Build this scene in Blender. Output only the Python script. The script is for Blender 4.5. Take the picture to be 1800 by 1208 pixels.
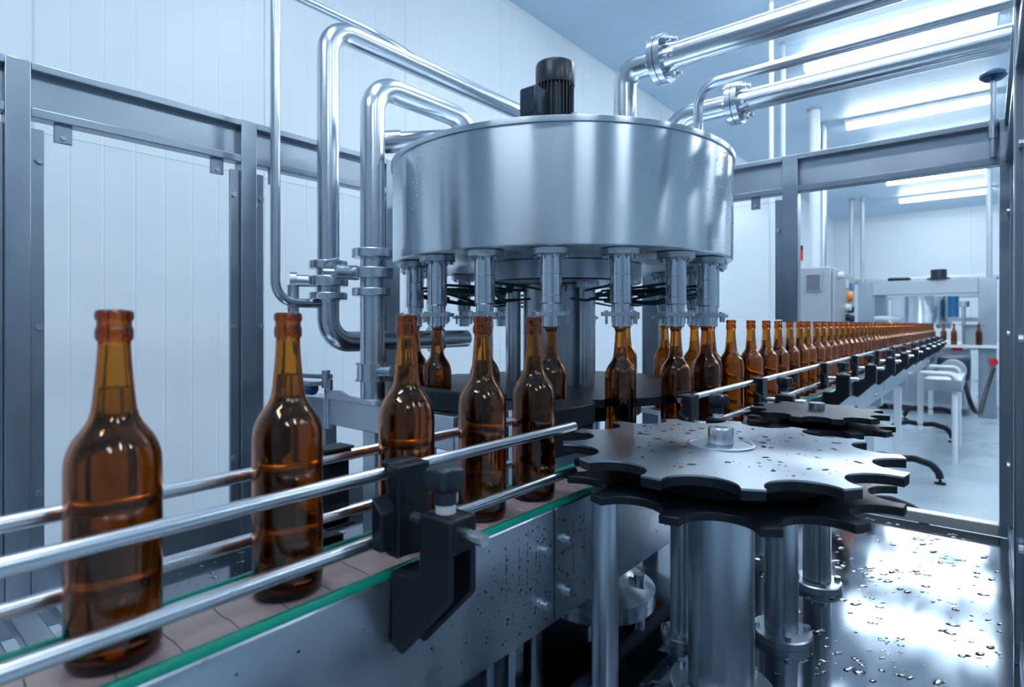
import bpy, math, random
from mathutils import Vector, Matrix
random.seed(7)
for o in list(bpy.data.objects): bpy.data.objects.remove(o)
SC = bpy.context.scene
COL = SC.collection
H0 = 1.0                      # eye height above the floor; every z below is written relative to the eye
PI = math.pi

# ------------------------------------------------------------------ camera
AIM = math.radians(39.6)      # the conveyor runs along +X, the camera looks 39.6 deg off it
cam = bpy.data.cameras.new('camera'); camo = bpy.data.objects.new('camera', cam); COL.objects.link(camo)
cam.sensor_width = 36.0; cam.lens = 1010.0/1800*36; cam.shift_y = -34.0/1800
cam.clip_start = 0.02; cam.clip_end = 60
camo.location = (0, 0, H0); camo.rotation_euler = (PI/2, 0, AIM - PI/2)
cam.dof.use_dof = True; cam.dof.focus_distance = 0.88; cam.dof.aperture_fstop = 6.3
SC.camera = camo
# ------------------------------------------------------------------ world, exposure, light
w = bpy.data.worlds.new('world'); SC.world = w; w.use_nodes = True
w.node_tree.nodes['Background'].inputs[0].default_value = (0.55, 0.75, 1.0, 1)
w.node_tree.nodes['Background'].inputs[1].default_value = 0.3
vs = SC.view_settings
vs.view_transform = 'Standard'; vs.look = 'None'; vs.gamma = 1.0; vs.use_curve_mapping = False
vs.exposure = 2.0
LAMP_COLOR = (0.82, 0.92, 1.0); LAMP_POWER = 13.0
SC.cycles.max_bounces = 12; SC.cycles.transmission_bounces = 12; SC.cycles.glossy_bounces = 4
SC.cycles.diffuse_bounces = 4; SC.cycles.transparent_max_bounces = 24
SC.cycles.caustics_refractive = False; SC.cycles.caustics_reflective = False
SC.cycles.sample_clamp_indirect = 6.0
SC.cycles.use_denoising = True

# ------------------------------------------------------------------ materials
def mat(name, col, rough=0.5, metal=0.0, **kw):
    m = bpy.data.materials.new(name); m.use_nodes = True
    nt = m.node_tree; b = nt.nodes['Principled BSDF']
    b.inputs['Base Color'].default_value = (*col, 1); b.inputs['Roughness'].default_value = rough
    b.inputs['Metallic'].default_value = metal
    for k, v in kw.items():
        if k in ('nscale', 'nvar', 'stretch', 'bump', 'cvar', 'wet'): continue
        b.inputs[k.replace('_', ' ')].default_value = v
    st = kw.get('stretch', (1, 1, 1)); ns = kw.get('nscale', 0)
    if ns:
        tc = nt.nodes.new('ShaderNodeTexCoord'); mp = nt.nodes.new('ShaderNodeMapping'); mp.inputs['Scale'].default_value = st
        nz = nt.nodes.new('ShaderNodeTexNoise'); nz.inputs['Scale'].default_value = ns; nz.inputs['Detail'].default_value = 4
        nt.links.new(tc.outputs['Object'], mp.inputs[0]); nt.links.new(mp.outputs[0], nz.inputs['Vector'])
        nv = kw.get('nvar', 0.1)
        mr = nt.nodes.new('ShaderNodeMapRange'); mr.inputs['From Min'].default_value = .3; mr.inputs['From Max'].default_value = .7
        mr.inputs['To Min'].default_value = max(.02, rough-nv); mr.inputs['To Max'].default_value = rough+nv
        nt.links.new(nz.outputs['Fac'], mr.inputs['Value']); nt.links.new(mr.outputs[0], b.inputs['Roughness'])
        cv = kw.get('cvar', 0)
        if cv:
            rp = nt.nodes.new('ShaderNodeMix'); rp.data_type = 'RGBA'
            rp.inputs[6].default_value = (*[c*(1-cv) for c in col], 1); rp.inputs[7].default_value = (*[min(1, c*(1+cv)) for c in col], 1)
            nt.links.new(nz.outputs['Fac'], rp.inputs[0]); nt.links.new(rp.outputs[2], b.inputs['Base Color'])
        bp_ = kw.get('bump', 0)
        if bp_:
            bn = nt.nodes.new('ShaderNodeBump'); bn.inputs['Strength'].default_value = bp_; bn.inputs['Distance'].default_value = .002
            nt.links.new(nz.outputs['Fac'], bn.inputs['Height']); nt.links.new(bn.outputs[0], b.inputs['Normal'])
    return m
def tangent_z(m, aniso, rot=0.0):
    nt = m.node_tree; b = nt.nodes['Principled BSDF']
    t = nt.nodes.new('ShaderNodeTangent'); t.direction_type = 'RADIAL'; t.axis = 'Z'
    b.inputs['Anisotropic'].default_value = aniso; b.inputs['Anisotropic Rotation'].default_value = rot
    nt.links.new(t.outputs[0], b.inputs['Tangent'])
STEEL = (0.48, 0.54, 0.60)
M = {}
M['steel'] = mat('brushed_steel', STEEL, .33, 1, nscale=60, nvar=.05, stretch=(1, 1, .06), cvar=.05)
M['pipe'] = mat('pipe_steel', (.60, .66, .72), .26, 1)
M['rail'] = mat('rail_steel', (.58, .62, .66), .26, 1, nscale=80, nvar=.06, stretch=(.05, 1, 1))
M['drum'] = mat('drum_steel', (.68, .75, .82), .28, 1)
tangent_z(M['drum'], 1.0, .25)
M['plate'] = mat('side_plate_steel', (.46, .51, .57), .34, 1, nscale=14, nvar=.08, stretch=(1, 1, .5), cvar=.08)
M['table'] = mat('table_steel', (.17, .205, .25), .09, 1, nscale=9, nvar=.03, stretch=(1, 3, 1), cvar=.08, bump=.02)
M['wheel'] = mat('wheel_steel', (.46, .51, .56), .30, 1)
tangent_z(M['wheel'], .8, .25)
M['frame'] = mat('guard_frame_steel', (.34, .40, .46), .36, 1, nscale=25, nvar=.05, stretch=(1, 1, .4), cvar=.07)
M['header'] = mat('header_sheet_steel', (.38, .43, .49), .33, 1, nscale=10, nvar=.04, cvar=.07)
M['black'] = mat('black_plastic', (.006, .011, .018), .42, 0, nscale=200, nvar=.06, Specular_IOR_Level=.3)
M['blackrub'] = mat('black_rubber', (.008, .012, .018), .6, Specular_IOR_Level=.25)
M['knob'] = mat('dark_knob_plastic', (.014, .024, .038), .42, Specular_IOR_Level=.4)
M['motor'] = mat('motor_paint', (.010, .020, .034), .33)
M['motorbox'] = mat('terminal_box_paint', (.03, .05, .075), .35, .5)
M['white'] = mat('white_plastic', (.72, .74, .74), .4)
M['green'] = mat('green_wear_strip', (.0, .36, .24), .35)
M['belt'] = mat('belt_plastic', (.36, .27, .27), .42, 0, nscale=60, nvar=.08, cvar=.12)
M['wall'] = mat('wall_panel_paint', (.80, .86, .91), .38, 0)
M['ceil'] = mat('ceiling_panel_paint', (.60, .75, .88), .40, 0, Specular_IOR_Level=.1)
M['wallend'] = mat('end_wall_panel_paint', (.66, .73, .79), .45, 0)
M['dimwall'] = mat('dark_blue_grey_wall_paint', (.27, .33, .39), .5)
M['floor'] = mat('floor_epoxy', (.38, .47, .54), .32, 0, nscale=3, nvar=.08, cvar=.18)
M['teal'] = mat('teal_hose', (.01, .07, .085), .35)
M['blue'] = mat('blue_grip', (.02, .10, .24), .35)
M['orange'] = mat('orange_button', (.85, .25, .02), .35)
M['red'] = mat('red_plastic', (.65, .02, .03), .35)
M['bluepl'] = mat('blue_plastic', (.03, .22, .5), .35)
M['whitepaint'] = mat('white_painted_steel', (.75, .79, .82), .35)
M['greysheet'] = mat('cabinet_paint', (.40, .45, .50), .42, .25)
M['darkgap'] = mat('vent_gap_shade', (.12, .14, .16), .5)
M['lens'] = mat('lamp_diffuser', (.9, .95, 1), .4)
b_ = M['lens'].node_tree.nodes['Principled BSDF']
b_.inputs['Emission Color'].default_value = (*LAMP_COLOR, 1); b_.inputs['Emission Strength'].default_value = LAMP_POWER
M['glass'] = mat('amber_glass', (1, 1, 1), .01, 0, IOR=1.5, Transmission_Weight=1.0)
M['beer'] = mat('beer', (1, 1, 1), .0, 0, IOR=1.345, Transmission_Weight=1.0)
def absorb(m, col, dens):
    nt = m.node_tree; va = nt.nodes.new('ShaderNodeVolumeAbsorption'); va.inputs['Color'].default_value = (*col, 1); va.inputs['Density'].default_value = dens
    nt.links.new(va.outputs[0], nt.nodes['Material Output'].inputs['Volume'])
absorb(M['glass'], (.895, .665, .0), 1000.0); absorb(M['beer'], (.75, .60, .0), 78.0)
M['valve'] = mat('valve_steel', (.62, .68, .74), .15, 1)
M['water'] = mat('water', (.97, .99, 1), .0, 0, IOR=1.33, Transmission_Weight=1.0)
def pane_mat():
    m = bpy.data.materials.new('clear_polycarbonate'); m.use_nodes = True; nt = m.node_tree
    nt.nodes.remove(nt.nodes['Principled BSDF']); out = nt.nodes['Material Output']
    tr = nt.nodes.new('ShaderNodeBsdfTransparent'); tr.inputs[0].default_value = (.985, .99, .995, 1)
    gl = nt.nodes.new('ShaderNodeBsdfGlossy'); gl.inputs['Roughness'].default_value = .03
    fr = nt.nodes.new('ShaderNodeFresnel'); fr.inputs[0].default_value = 1.25
    mx = nt.nodes.new('ShaderNodeMixShader')
    nt.links.new(fr.outputs[0], mx.inputs[0]); nt.links.new(tr.outputs[0], mx.inputs[1]); nt.links.new(gl.outputs[0], mx.inputs[2])
    nt.links.new(mx.outputs[0], out.inputs[0]); return m
M['pane'] = pane_mat()

# ------------------------------------------------------------------ mesh helpers (absolute coordinates, z relative to the eye)
WLOC = {}
class MB:
    def __init__(s): s.v = []; s.f = []
    def add(s, vs_, fs):
        n = len(s.v); s.v += [tuple(p) for p in vs_]; s.f += [tuple(i+n for i in q) for q in fs]; return s
    def box(s, x0, x1, y0, y1, z0, z1):
        if x0 > x1: x0, x1 = x1, x0
        if y0 > y1: y0, y1 = y1, y0
        if z0 > z1: z0, z1 = z1, z0
        return s.add([(x0,y0,z0),(x1,y0,z0),(x1,y1,z0),(x0,y1,z0),(x0,y0,z1),(x1,y0,z1),(x1,y1,z1),(x0,y1,z1)],
                     [(0,3,2,1),(4,5,6,7),(0,1,5,4),(1,2,6,5),(2,3,7,6),(3,0,4,7)])
    def prism(s, poly, lo, hi, axis='z'):
        a = sum(poly[i][0]*poly[(i+1) % len(poly)][1]-poly[(i+1) % len(poly)][0]*poly[i][1] for i in range(len(poly)))
        if a < 0: poly = poly[::-1]
        def P(p, q):
            return (p[0], p[1], q) if axis == 'z' else ((q, p[0], p[1]) if axis == 'x' else (p[1], q, p[0]))
        n = len(poly)
        return s.add([P(p, lo) for p in poly]+[P(p, hi) for p in poly],
                     [tuple(range(n-1, -1, -1)), tuple(range(n, 2*n))]+[(i, (i+1) % n, n+(i+1) % n, n+i) for i in range(n)])
    def lathe(s, prof, c=(0, 0), seg=32, close=False):
        vs_ = []; fs = []; idx = []
        for r, z in prof:
            if r < 1e-6: idx.append([len(vs_)]); vs_.append((c[0], c[1], z))
            else:
                idx.append(list(range(len(vs_), len(vs_)+seg)))
                vs_ += [(c[0]+r*math.cos(2*PI*k/seg), c[1]+r*math.sin(2*PI*k/seg), z) for k in range(seg)]
        pairs = list(zip(idx[:-1], idx[1:]))
        if close: pairs.append((idx[-1], idx[0]))
        for a, b in pairs:
            for k in range(seg):
                k2 = (k+1) % seg
                if len(a) == 1 and len(b) == 1: continue
                if len(a) == 1: fs.append((a[0], b[k2], b[k]))
                elif len(b) == 1: fs.append((a[k], a[k2], b[0]))
                else: fs.append((a[k], a[k2], b[k2], b[k]))
        return s.add(vs_, fs)
    def cyl(s, p0, p1, r, seg=20, r1=None):
        p0 = Vector(p0); p1 = Vector(p1); d = (p1-p0).normalized()
        u = d.orthogonal().normalized(); v = d.cross(u); r1 = r if r1 is None else r1
        cs = [(math.cos(2*PI*k/seg), math.sin(2*PI*k/seg)) for k in range(seg)]
        vs_ = [p0+u*(r*c)+v*(r*q) for c, q in cs]+[p1+u*(r1*c)+v*(r1*q) for c, q in cs]
        return s.add(vs_, [tuple(range(seg-1, -1, -1)), tuple(range(seg, 2*seg))]+[(k, (k+1) % seg, seg+(k+1) % seg, seg+k) for k in range(seg)])
    def tube(s, path, r, bend=.06, seg=20, n=8):
        P = [Vector(p) for p in path]; pts = [P[0]]
        for i in range(1, len(P)-1):
            a = (P[i-1]-P[i]); b = (P[i+1]-P[i]); la, lb = a.length, b.length; a.normalize(); b.normalize()
            ang = a.angle(b)
            if ang > PI-.02: pts.append(P[i]); continue
            t = min(bend/math.tan(ang/2), la*.49, lb*.49); R = t*math.tan(ang/2)
            c = P[i]+(a+b).normalized()*(R/math.sin(ang/2)); s0 = P[i]+a*t-c; s1 = P[i]+b*t-c
            tot = s0.angle(s1); ax = s0.cross(s1)
            for k in range(n+1): pts.append(c+Matrix.Rotation(tot*k/n, 3, ax) @ s0)
        pts.append(P[-1])
        u = (pts[1]-pts[0]).orthogonal().normalized(); vs_ = []; pd = None
        for i, p in enumerate(pts):
            d = ((pts[min(i+1, len(pts)-1)]-p).normalized()+(p-pts[max(i-1, 0)]).normalized()).normalized()
            if pd is not None: u = pd.rotation_difference(d) @ u
            u = (u-d*u.dot(d)).normalized(); v = d.cross(u); pd = d
            vs_ += [p+u*(r*math.cos(2*PI*k/seg))+v*(r*math.sin(2*PI*k/seg)) for k in range(seg)]
        fs = [tuple(range(seg-1, -1, -1)), tuple(range((len(pts)-1)*seg, len(pts)*seg))]
        for i in range(len(pts)-1):
            fs += [(i*seg+k, i*seg+(k+1) % seg, (i+1)*seg+(k+1) % seg, (i+1)*seg+k) for k in range(seg)]
        return s.add(vs_, fs)
    def hexb(s, p, axis, r, h, seg=6):
        p = Vector(p); return s.cyl(p, p+Vector(axis)*h, r, seg)
    def build(s, name, m, parent=None, base=None, bevel=0, angle=35):
        if base is None:
            if parent is not None: base = WLOC[parent]
            else:
                xs = [p[0] for p in s.v]; ys = [p[1] for p in s.v]; zs = [p[2] for p in s.v]
                base = ((min(xs)+max(xs))/2, (min(ys)+max(ys))/2, min(zs))
        me = bpy.data.meshes.new(name)
        me.from_pydata([(p[0]-base[0], p[1]-base[1], p[2]-base[2]) for p in s.v], [], s.f)
        me.polygons.foreach_set('use_smooth', [True]*len(me.polygons)); me.set_sharp_from_angle(angle=math.radians(angle))
        me.materials.append(M[m] if isinstance(m, str) else m); me.update()
        o = bpy.data.objects.new(name, me); COL.objects.link(o)
        if bevel:
            bv = o.modifiers.new('bevel', 'BEVEL'); bv.width = bevel; bv.segments = 2; bv.limit_method = 'ANGLE'; bv.angle_limit = math.radians(40)
        place(o, base, parent); return o
def place(o, base, parent):
    if parent is not None:
        pb = WLOC[parent]; o.parent = parent; o.location = (base[0]-pb[0], base[1]-pb[1], base[2]-pb[2])
    else: o.location = (base[0], base[1], base[2]+H0)
    WLOC[o] = tuple(base)
def tag(o, label=None, cat=None, group=None, kind=None):
    for k, v in (('label', label), ('category', cat), ('group', group), ('kind', kind)):
        if v: o[k] = v
    return o
def thing(name, base, label, cat, group=None, kind=None):
    o = bpy.data.objects.new(name, None); COL.objects.link(o); o.empty_display_size = .02
    place(o, base, None); return tag(o, label, cat, group, kind)
def copy_tree(o, parent=None, loc=None):
    c = o.copy(); COL.objects.link(c); c.parent = parent
    if loc is not None: c.location = loc
    for ch in o.children: copy_tree(ch, c)
    return c
def share(o, parent, base):
    c = o.copy(); COL.objects.link(c); place(c, base, parent); return c

# pixel helper used only to work out real positions from the photograph's geometry
CA, SA = math.cos(AIM), math.sin(AIM)
def at(x, y, d):
    r = (x-900)/1010.0; return (d*(CA+r*SA), d*(SA-r*CA), -(y-570)/1010.0*d)

# ================================================================== ROOM
X0, X1, Y0, Y1 = -3.6, 13.3, -4.2, 2.44
ZF, ZC = -1.0, 2.13
tag(MB().box(X0, X1, Y0, Y1, ZF-.1, ZF).build('floor', 'floor'), 'grey blue epoxy floor of the bottling hall', None, kind='structure')
def ribbed(n, wdt, depth, groove=.0012):
    """outline of one sandwich panel seen end-on: chamfered joints and shallow ribs"""
    pts = [(0, 0), (.004, -.005)]
    for k in range(1, n):
        x = wdt*k/n
        pts += [(x-.004, -.005), (x-.0015, -.005+groove), (x+.0015, -.005+groove), (x+.004, -.005)]
    pts += [(wdt-.004, -.005), (wdt, 0), (wdt, depth), (0, depth)]
    return pts
wl = tag(MB().box(X0-.2, X1+.2, Y1+.041, Y1+.2, ZF, ZC+.1).build('wall_left', 'wall'), 'white ribbed panel wall behind the guard fence', None, kind='structure')
PW = .79; x = .4545-PW*5; first = None
while x < X1-.01:
    wd = PW
    if first is None:
        first = MB().prism([(p[0], p[1]) for p in ribbed(8, PW, .04)], 0, ZC-ZF).build('wall_panel', 'wall', wl, base=(0, 0, 0), angle=4); first.location = (0, 0, 0)
        place(first, (x, Y1, ZF), wl)
    else: share(first, wl, (x, Y1, ZF))
    x += PW
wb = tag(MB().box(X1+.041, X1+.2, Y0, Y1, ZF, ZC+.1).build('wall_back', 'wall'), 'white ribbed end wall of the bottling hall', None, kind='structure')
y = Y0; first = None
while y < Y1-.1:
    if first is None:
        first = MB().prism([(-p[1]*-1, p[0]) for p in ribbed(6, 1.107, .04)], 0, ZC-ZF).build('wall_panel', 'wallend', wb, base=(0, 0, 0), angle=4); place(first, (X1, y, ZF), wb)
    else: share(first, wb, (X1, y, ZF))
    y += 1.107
tag(MB().box(X0-.2, X1+.2, Y0-.2, Y0, ZF, ZC+.1).build('wall_right', 'dimwall'), 'plain dark blue grey wall on the far side of the hall', None, kind='structure')
tag(MB().box(X0-.2, X0, Y0, Y1, ZF, ZC+.1).build('wall_front', 'dimwall'), 'plain dark blue grey wall at the near end of the hall', None, kind='structure')
ce = tag(MB().box(X0-.2, X1+.2, Y0-.2, Y1+.2, ZC+.041, ZC+.15).build('ceiling', 'ceil'), 'pale blue ribbed panel ceiling', None, kind='structure')
x = X0; first = None
while x < X1-.1:
    if first is None:
        mb = MB(); mb.prism([(p[1], p[0]) for p in ribbed(10, 1.056, .04)], Y0, Y1, 'y')
        first = mb.build('ceiling_panel', 'ceil', ce, base=(0, 0, 0), angle=4); place(first, (x, 0, ZC), ce)
    else: share(first, ce, (x, 0, ZC))
    x += 1.056
# coved trim where left wall meets ceiling
tag(MB().prism([(Y1-.005, ZC-.022), (Y1-.005, ZC-.005), (Y1-.022, ZC-.005)], X0, X1, 'x').build('trim_1', 'wall'), 'narrow cove strip between left wall and ceiling', None, kind='structure')

# ceiling lights: two rows of long sealed tubes across the hall
def make_light(base, label, group):
    t = thing('ceiling_light', base, label, 'light', group)
    x, y, z = base; L = .585
    b = MB(); b.box(x-.062, x+.062, y-L-.02, y+L+.02, z-.050, z-.012)
    for yy in (-.4, .4): b.box(x-.012, x+.012, y+yy-.02, y+yy+.02, z-.014, z-.004)
    b.build('housing', 'whitepaint', t, bevel=.006)
    d = MB(); n = 12
    prof = [(x-.045*math.cos(PI*k/n), z-.0505-.05*math.sin(PI*k/n)) for k in range(n+1)]
    d.prism([(p[1], p[0]) for p in prof], y-L, y+L, 'y'); d.build('diffuser', 'lens', t)
    for e in (-1, 1):
        MB().box(x-.046, x+.046, y+e*(L+.001), y+e*(L+.014), z-.1, z-.0505).build('end_cap', 'whitepaint', t, bevel=.004)
    return t
lab_front = {5.08: 'ceiling light nearest the filler, largest of the glowing tubes in view', 6.85: 'second glowing ceiling tube, between overhead pipes and the fence header',
             8.37: 'ceiling tube hidden partly by the fence header', 9.96: 'upper of two far ceiling tubes seen under the fence header', 11.56: 'lower and farthest ceiling tube seen under the fence header'}
for xx in (-1.43, .24, 1.85, 3.46, 5.08, 6.85, 8.37, 9.96, 11.56):
    make_light((xx, .54, ZC), lab_front.get(xx, 'ceiling tube above the machines, outside the picture'), 'ceiling tubes over the bottling line')
for xx in (-1.43, .24, 1.91, 3.58, 5.25, 7.08, 8.65, 10.3):
    make_light((xx, -2.3, ZC), 'ceiling tube over the right aisle, outside the picture', 'ceiling tubes over the right aisle')

# ================================================================== GUARD FENCES
ZT = -.46                     # steel table top
ZTOP = .444
YF, XF, YR = 1.26, 1.645, -.045
def screw(mb, p, ax, r=.006, h=.005):
    mb.hexb(p, ax, r, h, 8)
gl = thing('guard_fence', (.6, YF, ZT), 'steel framed guard fence with clear panes along the left white wall', 'fence')
posts = [-.176, .213, .602, .991, 1.38]
for px_ in posts:
    MB().box(px_-.017, px_+.017, YF-.017, YF+.017, ZT, ZTOP).build('post', 'frame', gl, bevel=.0015)
for a, b in zip(posts[:-1]+[posts[-1]], posts[1:]+[XF-.02]):
    a += .017; b -= .017
    MB().box(a, b, YF-.017, YF+.017, .430, ZTOP-.0005).build('top_rail', 'frame', gl, bevel=.0015)
    MB().box(a, b, YF-.016, YF+.016, .351, .367).build('middle_rail', 'frame', gl, bevel=.0015)
    MB().box(a, b, YF+.004, YF+.007, .367, .430).build('header_sheet', 'header', gl)
    MB().box(a, b, YF-.018, YF+.018, ZT, -.405).build('bottom_rail', 'frame', gl, bevel=.002)
    MB().box(a+.004, b-.004, YF+.002, YF+.008, -.402, .332).build('pane', 'pane', gl)
    for sx, e in ((a+.0005, 1), (b-.0005, -1)):
        st = MB().box(sx, sx+e*.019, YF-.008, YF+.0015, -.404, .334).build('edge_strip', 'frame', gl, bevel=.001)
        for zz in (.28, -.005, -.29):
            q = MB(); screw(q, (sx+e*.012, YF-.008, zz), (0, -1, 0)); q.build('screw', 'steel', st)
    for fx in (.13, .87):
        cx = a+(b-a)*fx
        cl = MB().box(cx-.013, cx+.013, YF-.006, YF+.001, .318, .352).build('clip', 'frame', gl, bevel=.001)
        q = MB(); screw(q, (cx, YF-.006, .327), (0, -1, 0), .0045, .003); q.build('screw', 'steel', cl)
gb = thing('guard_fence', (XF, .6, ZT), 'steel guard fence across the line where bottles leave the machine', 'fence')
PY = [YF-.0, .79, .400, YR+.006]
for i, py in enumerate(PY):
    zb = ZT if i != 2 else .006
    MB().box(XF-.017, XF+.017, py-.019, py+.019, zb, ZTOP).build('post', 'frame', gb, bevel=.0015)
for i, (a, b) in enumerate(zip(PY[1:], PY[:-1])):
    a += .019; b -= .019
    MB().box(XF-.017, XF+.017, a, b, .430, ZTOP-.0005).build('top_rail', 'frame', gb, bevel=.0015)
    MB().box(XF-.016, XF+.016, a, b, .346, .362).build('middle_rail', 'frame', gb, bevel=.0015)
    MB().box(XF+.004, XF+.007, a, b, .362, .430).build('header_sheet', 'header', gb)
    if i == 2: MB().box(XF-.016, XF+.016, a, .36, ZT, -.436).build('bottom_rail', 'whitepaint', gb, bevel=.002)
    if i == 0: MB().box(XF-.018, XF+.018, a, b, ZT, -.405).build('bottom_rail', 'frame', gb, bevel=.002)
    if i < 2:
        zb = .012 if i == 1 else -.4
        MB().box(XF+.002, XF+.008, a+.004, b-.004, zb, .330).build('pane', 'pane', gb)
        for sy, e in ((a+.0005, 1), (b-.0005, -1)):
            st = MB().box(XF-.008, XF+.0015, sy, sy+e*.019, zb, .332).build('edge_strip', 'frame', gb, bevel=.001)
            q = MB(); screw(q, (XF-.008, sy+e*.011, .25), (-1, 0, 0)); q.build('screw', 'steel', st)
        for fx in (.2, .85):
            cy = a+(b-a)*fx
            cl = MB().box(XF-.006, XF+.001, cy-.012, cy+.012, .315, .347).build('clip', 'frame', gb, bevel=.001)
            q = MB(); screw(q, (XF-.006, cy, .324), (-1, 0, 0), .0045, .003); q.build('screw', 'steel', cl)
# locking handle by the corner
hd = MB(); hd.cyl((XF-.03, YR+.035, .36), (XF-.03, YR+.035, .53), .0055, 14); hd.cyl((XF-.03, YR+.035, .40), (XF-.03, YR+.035, .44), .009, 14)
hd = hd.build('locking_rod', 'steel', gb)
q = MB(); q.lathe([(0, .524), (.016, .526), (.024, .533), (.024, .539), (.017, .545), (0, .546)], (XF-.03, YR+.035), 20); q.build('locking_knob', 'blue', hd)
gr = thing('guard_fence', (1.2, YR, ZT), 'steel guard fence at the right edge of the picture', 'fence')
RX = [.46, 1.05, XF-.02]
for k, px_ in enumerate(RX[:2]): MB().box(px_-.017, px_+.017, YR-.017, YR+.017, ZT, ZTOP).build('post', 'frame', gr, bevel=.0015)
for a, b in zip(RX[:-1], RX[1:]):
    a += .017; b -= .0
    if b < 1.2: b -= .017
    MB().box(a, b, YR-.017, YR+.017, .430, ZTOP-.0005).build('top_rail', 'frame', gr, bevel=.0015)
    MB().box(a, b, YR-.016, YR+.016, .346, .362).build('middle_rail', 'frame', gr, bevel=.0015)
    MB().box(a, b, YR-.007, YR-.004, .362, .430).build('header_sheet', 'header', gr)
    MB().box(a, b, YR-.018, YR+.012, ZT, -.43).build('bottom_rail', 'frame', gr, bevel=.002)
    MB().box(a+.004, b-.004, YR-.008, YR-.002, -.428, .33).build('pane', 'pane', gr)
    st = MB().box(b-.02, b-.001, YR-.0015, YR+.008, -.428, .332).build('edge_strip', 'frame', gr, bevel=.001)
    for zz in (.24, -.02, -.3):
        q = MB(); screw(q, (b-.011, YR+.008, zz), (0, 1, 0)); q.build('screw', 'steel', st)

# ================================================================== MACHINE TABLE
XT0 = .285
tb = thing('machine_table', (1.0, .6, -1.0), 'wet stainless steel machine table under the filler and star wheels', 'table')
MB().box(XT0, XF-.018, YR-.02, YF+.03, ZT-.03, ZT-.0002).build('tabletop', 'table', tb, bevel=.003)
for k in range(9):
    xx = XT0-.022-k*.055
    MB().box(xx-.017, xx+.017, .50, YF-.02, ZT-.02, ZT-.001).build('grating_bar', 'plate', tb, bevel=.002)
for yy in (.505, .86, YF-.03):
    MB().box(XT0-.5, XT0-.002, yy-.012, yy+.012, ZT-.05, ZT-.021).build('grating_bearer', 'plate', tb)
MB().box(-.26, XT0-.001, YF-.019, YF+.03, ZT-.03, ZT-.0002).build('edge_beam', 'plate', tb)
for (lx, ly) in ((.34, .02), (1.58, .02), (.34, 1.2), (1.58, 1.2)):
    MB().box(lx-.03, lx+.03, ly-.03, ly+.03, -1.0, ZT-.03).build('leg', 'frame', tb)
lg = MB().box(-.24, -.18, 1.2, 1.26, -1.0, ZT-.05).build('leg', 'frame', tb)

# ================================================================== CONVEYOR
YB = .449; ZB = -.221
cv = thing('bottle_conveyor', (0, YB, -1.0), 'long straight bottle conveyor with grey pink belt and green wear strips', 'conveyor')
XE = 7.7
# belt links
lk = MB(); w2 = .039
lk.prism([(0, -w2), (.0372, -w2), (.0385, -w2*.35), (.0372, 0), (.0385, w2*.35), (.0372, w2), (0, w2), (.0013, w2*.35), (0, 0), (.0013, -w2*.35)], -.005, 0)
l0 = lk.build('belt_link', 'belt', cv, base=(0, 0, 0), bevel=0)
place(l0, (-.30, YB, ZB), cv); n = 0
x = -.30+.0381
while x < 5.2:
    share(l0, cv, (x, YB, ZB)); x += .0381
rest = MB()
while x < XE:
    rest.box(x, x+.0355, YB-w2, YB+w2, ZB-.005, ZB); x += .0381
tag(rest.build('belt_run', 'belt', cv), kind='stuff')
MB().box(-.32, XE, YB-.036, YB+.036, ZB-.02, ZB-.0055).build('belt_bed', 'plate', cv)
def side(x0, x1, sgn, top=-.2235):
    yi = YB+sgn*.0475; pr = [(yi, top), (yi+sgn*.0015, top+.0022), (yi+sgn*.0035, top+.001), (yi+sgn*.0045, top-.003), (yi+sgn*.0045, -.350), (yi+sgn*.003, -.356), (yi-sgn*.02, -.356), (yi-sgn*.02, -.353), (yi, -.350)]
    return MB().prism(pr, x0, x1, 'x').build('side_plate', 'plate', cv)
def strip(x0, x1, sgn):
    yi = YB+sgn*.0398
    return MB().prism([(yi, ZB-.004), (yi, ZB+.0035), (yi+sgn*.002, ZB+.0055), (yi+sgn*.006, ZB+.0055), (yi+sgn*.0077, ZB+.003), (yi+sgn*.0077, ZB-.004)], x0, x1, 'x').build('wear_strip', 'green', cv)
fr = [(-.32, .5575), (.5605, 1.60), (1.603, 3.1), (3.103, 4.6), (4.603, 6.1), (6.103, XE)]
for a, b in fr:
    sp = side(a, b, -1)
    for bx in (a+.022, b-.022):
        if bx < 0: continue
        for zz in (-.262, -.325):
            q = MB(); yy = YB-.052; q.cyl((bx, yy, zz), (bx, yy-.0015, zz), .0085, 16); q.cyl((bx, yy-.0015, zz), (bx, yy-.009, zz), .0058, 16)
            q.build('bolt', 'steel', sp)
strip(-.32, XE, -1); strip(-.32, .80, 1); strip(1.42, XE, 1)
side(-.32, .80, 1); side(.80, 1.42, 1, -.24); side(1.42, XE, 1)
# guide rails
RZ = (-.130, -.187); RR = .0058
def rail(x0, x1, yy, zz):
    q = MB(); q.cyl((x0+.003, yy, zz), (x1-.003, yy, zz), RR, 18); q.cyl((x1-.003, yy, zz), (x1, yy, zz), RR, 18, RR*.6); q.cyl((x0, yy, zz), (x0+.003, yy, zz), RR*.6, 18, RR)
    return q.build('guide_rail', 'rail', cv)
YFR, YBR = YB-.043, YB+.043
for zz in RZ:
    rail(-.32, .617, YFR, zz); rail(.939, XE-.1, YFR, zz)
    rail(-.32, .60, YBR, zz); rail(1.42, XE-.1, YBR, zz)
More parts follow.
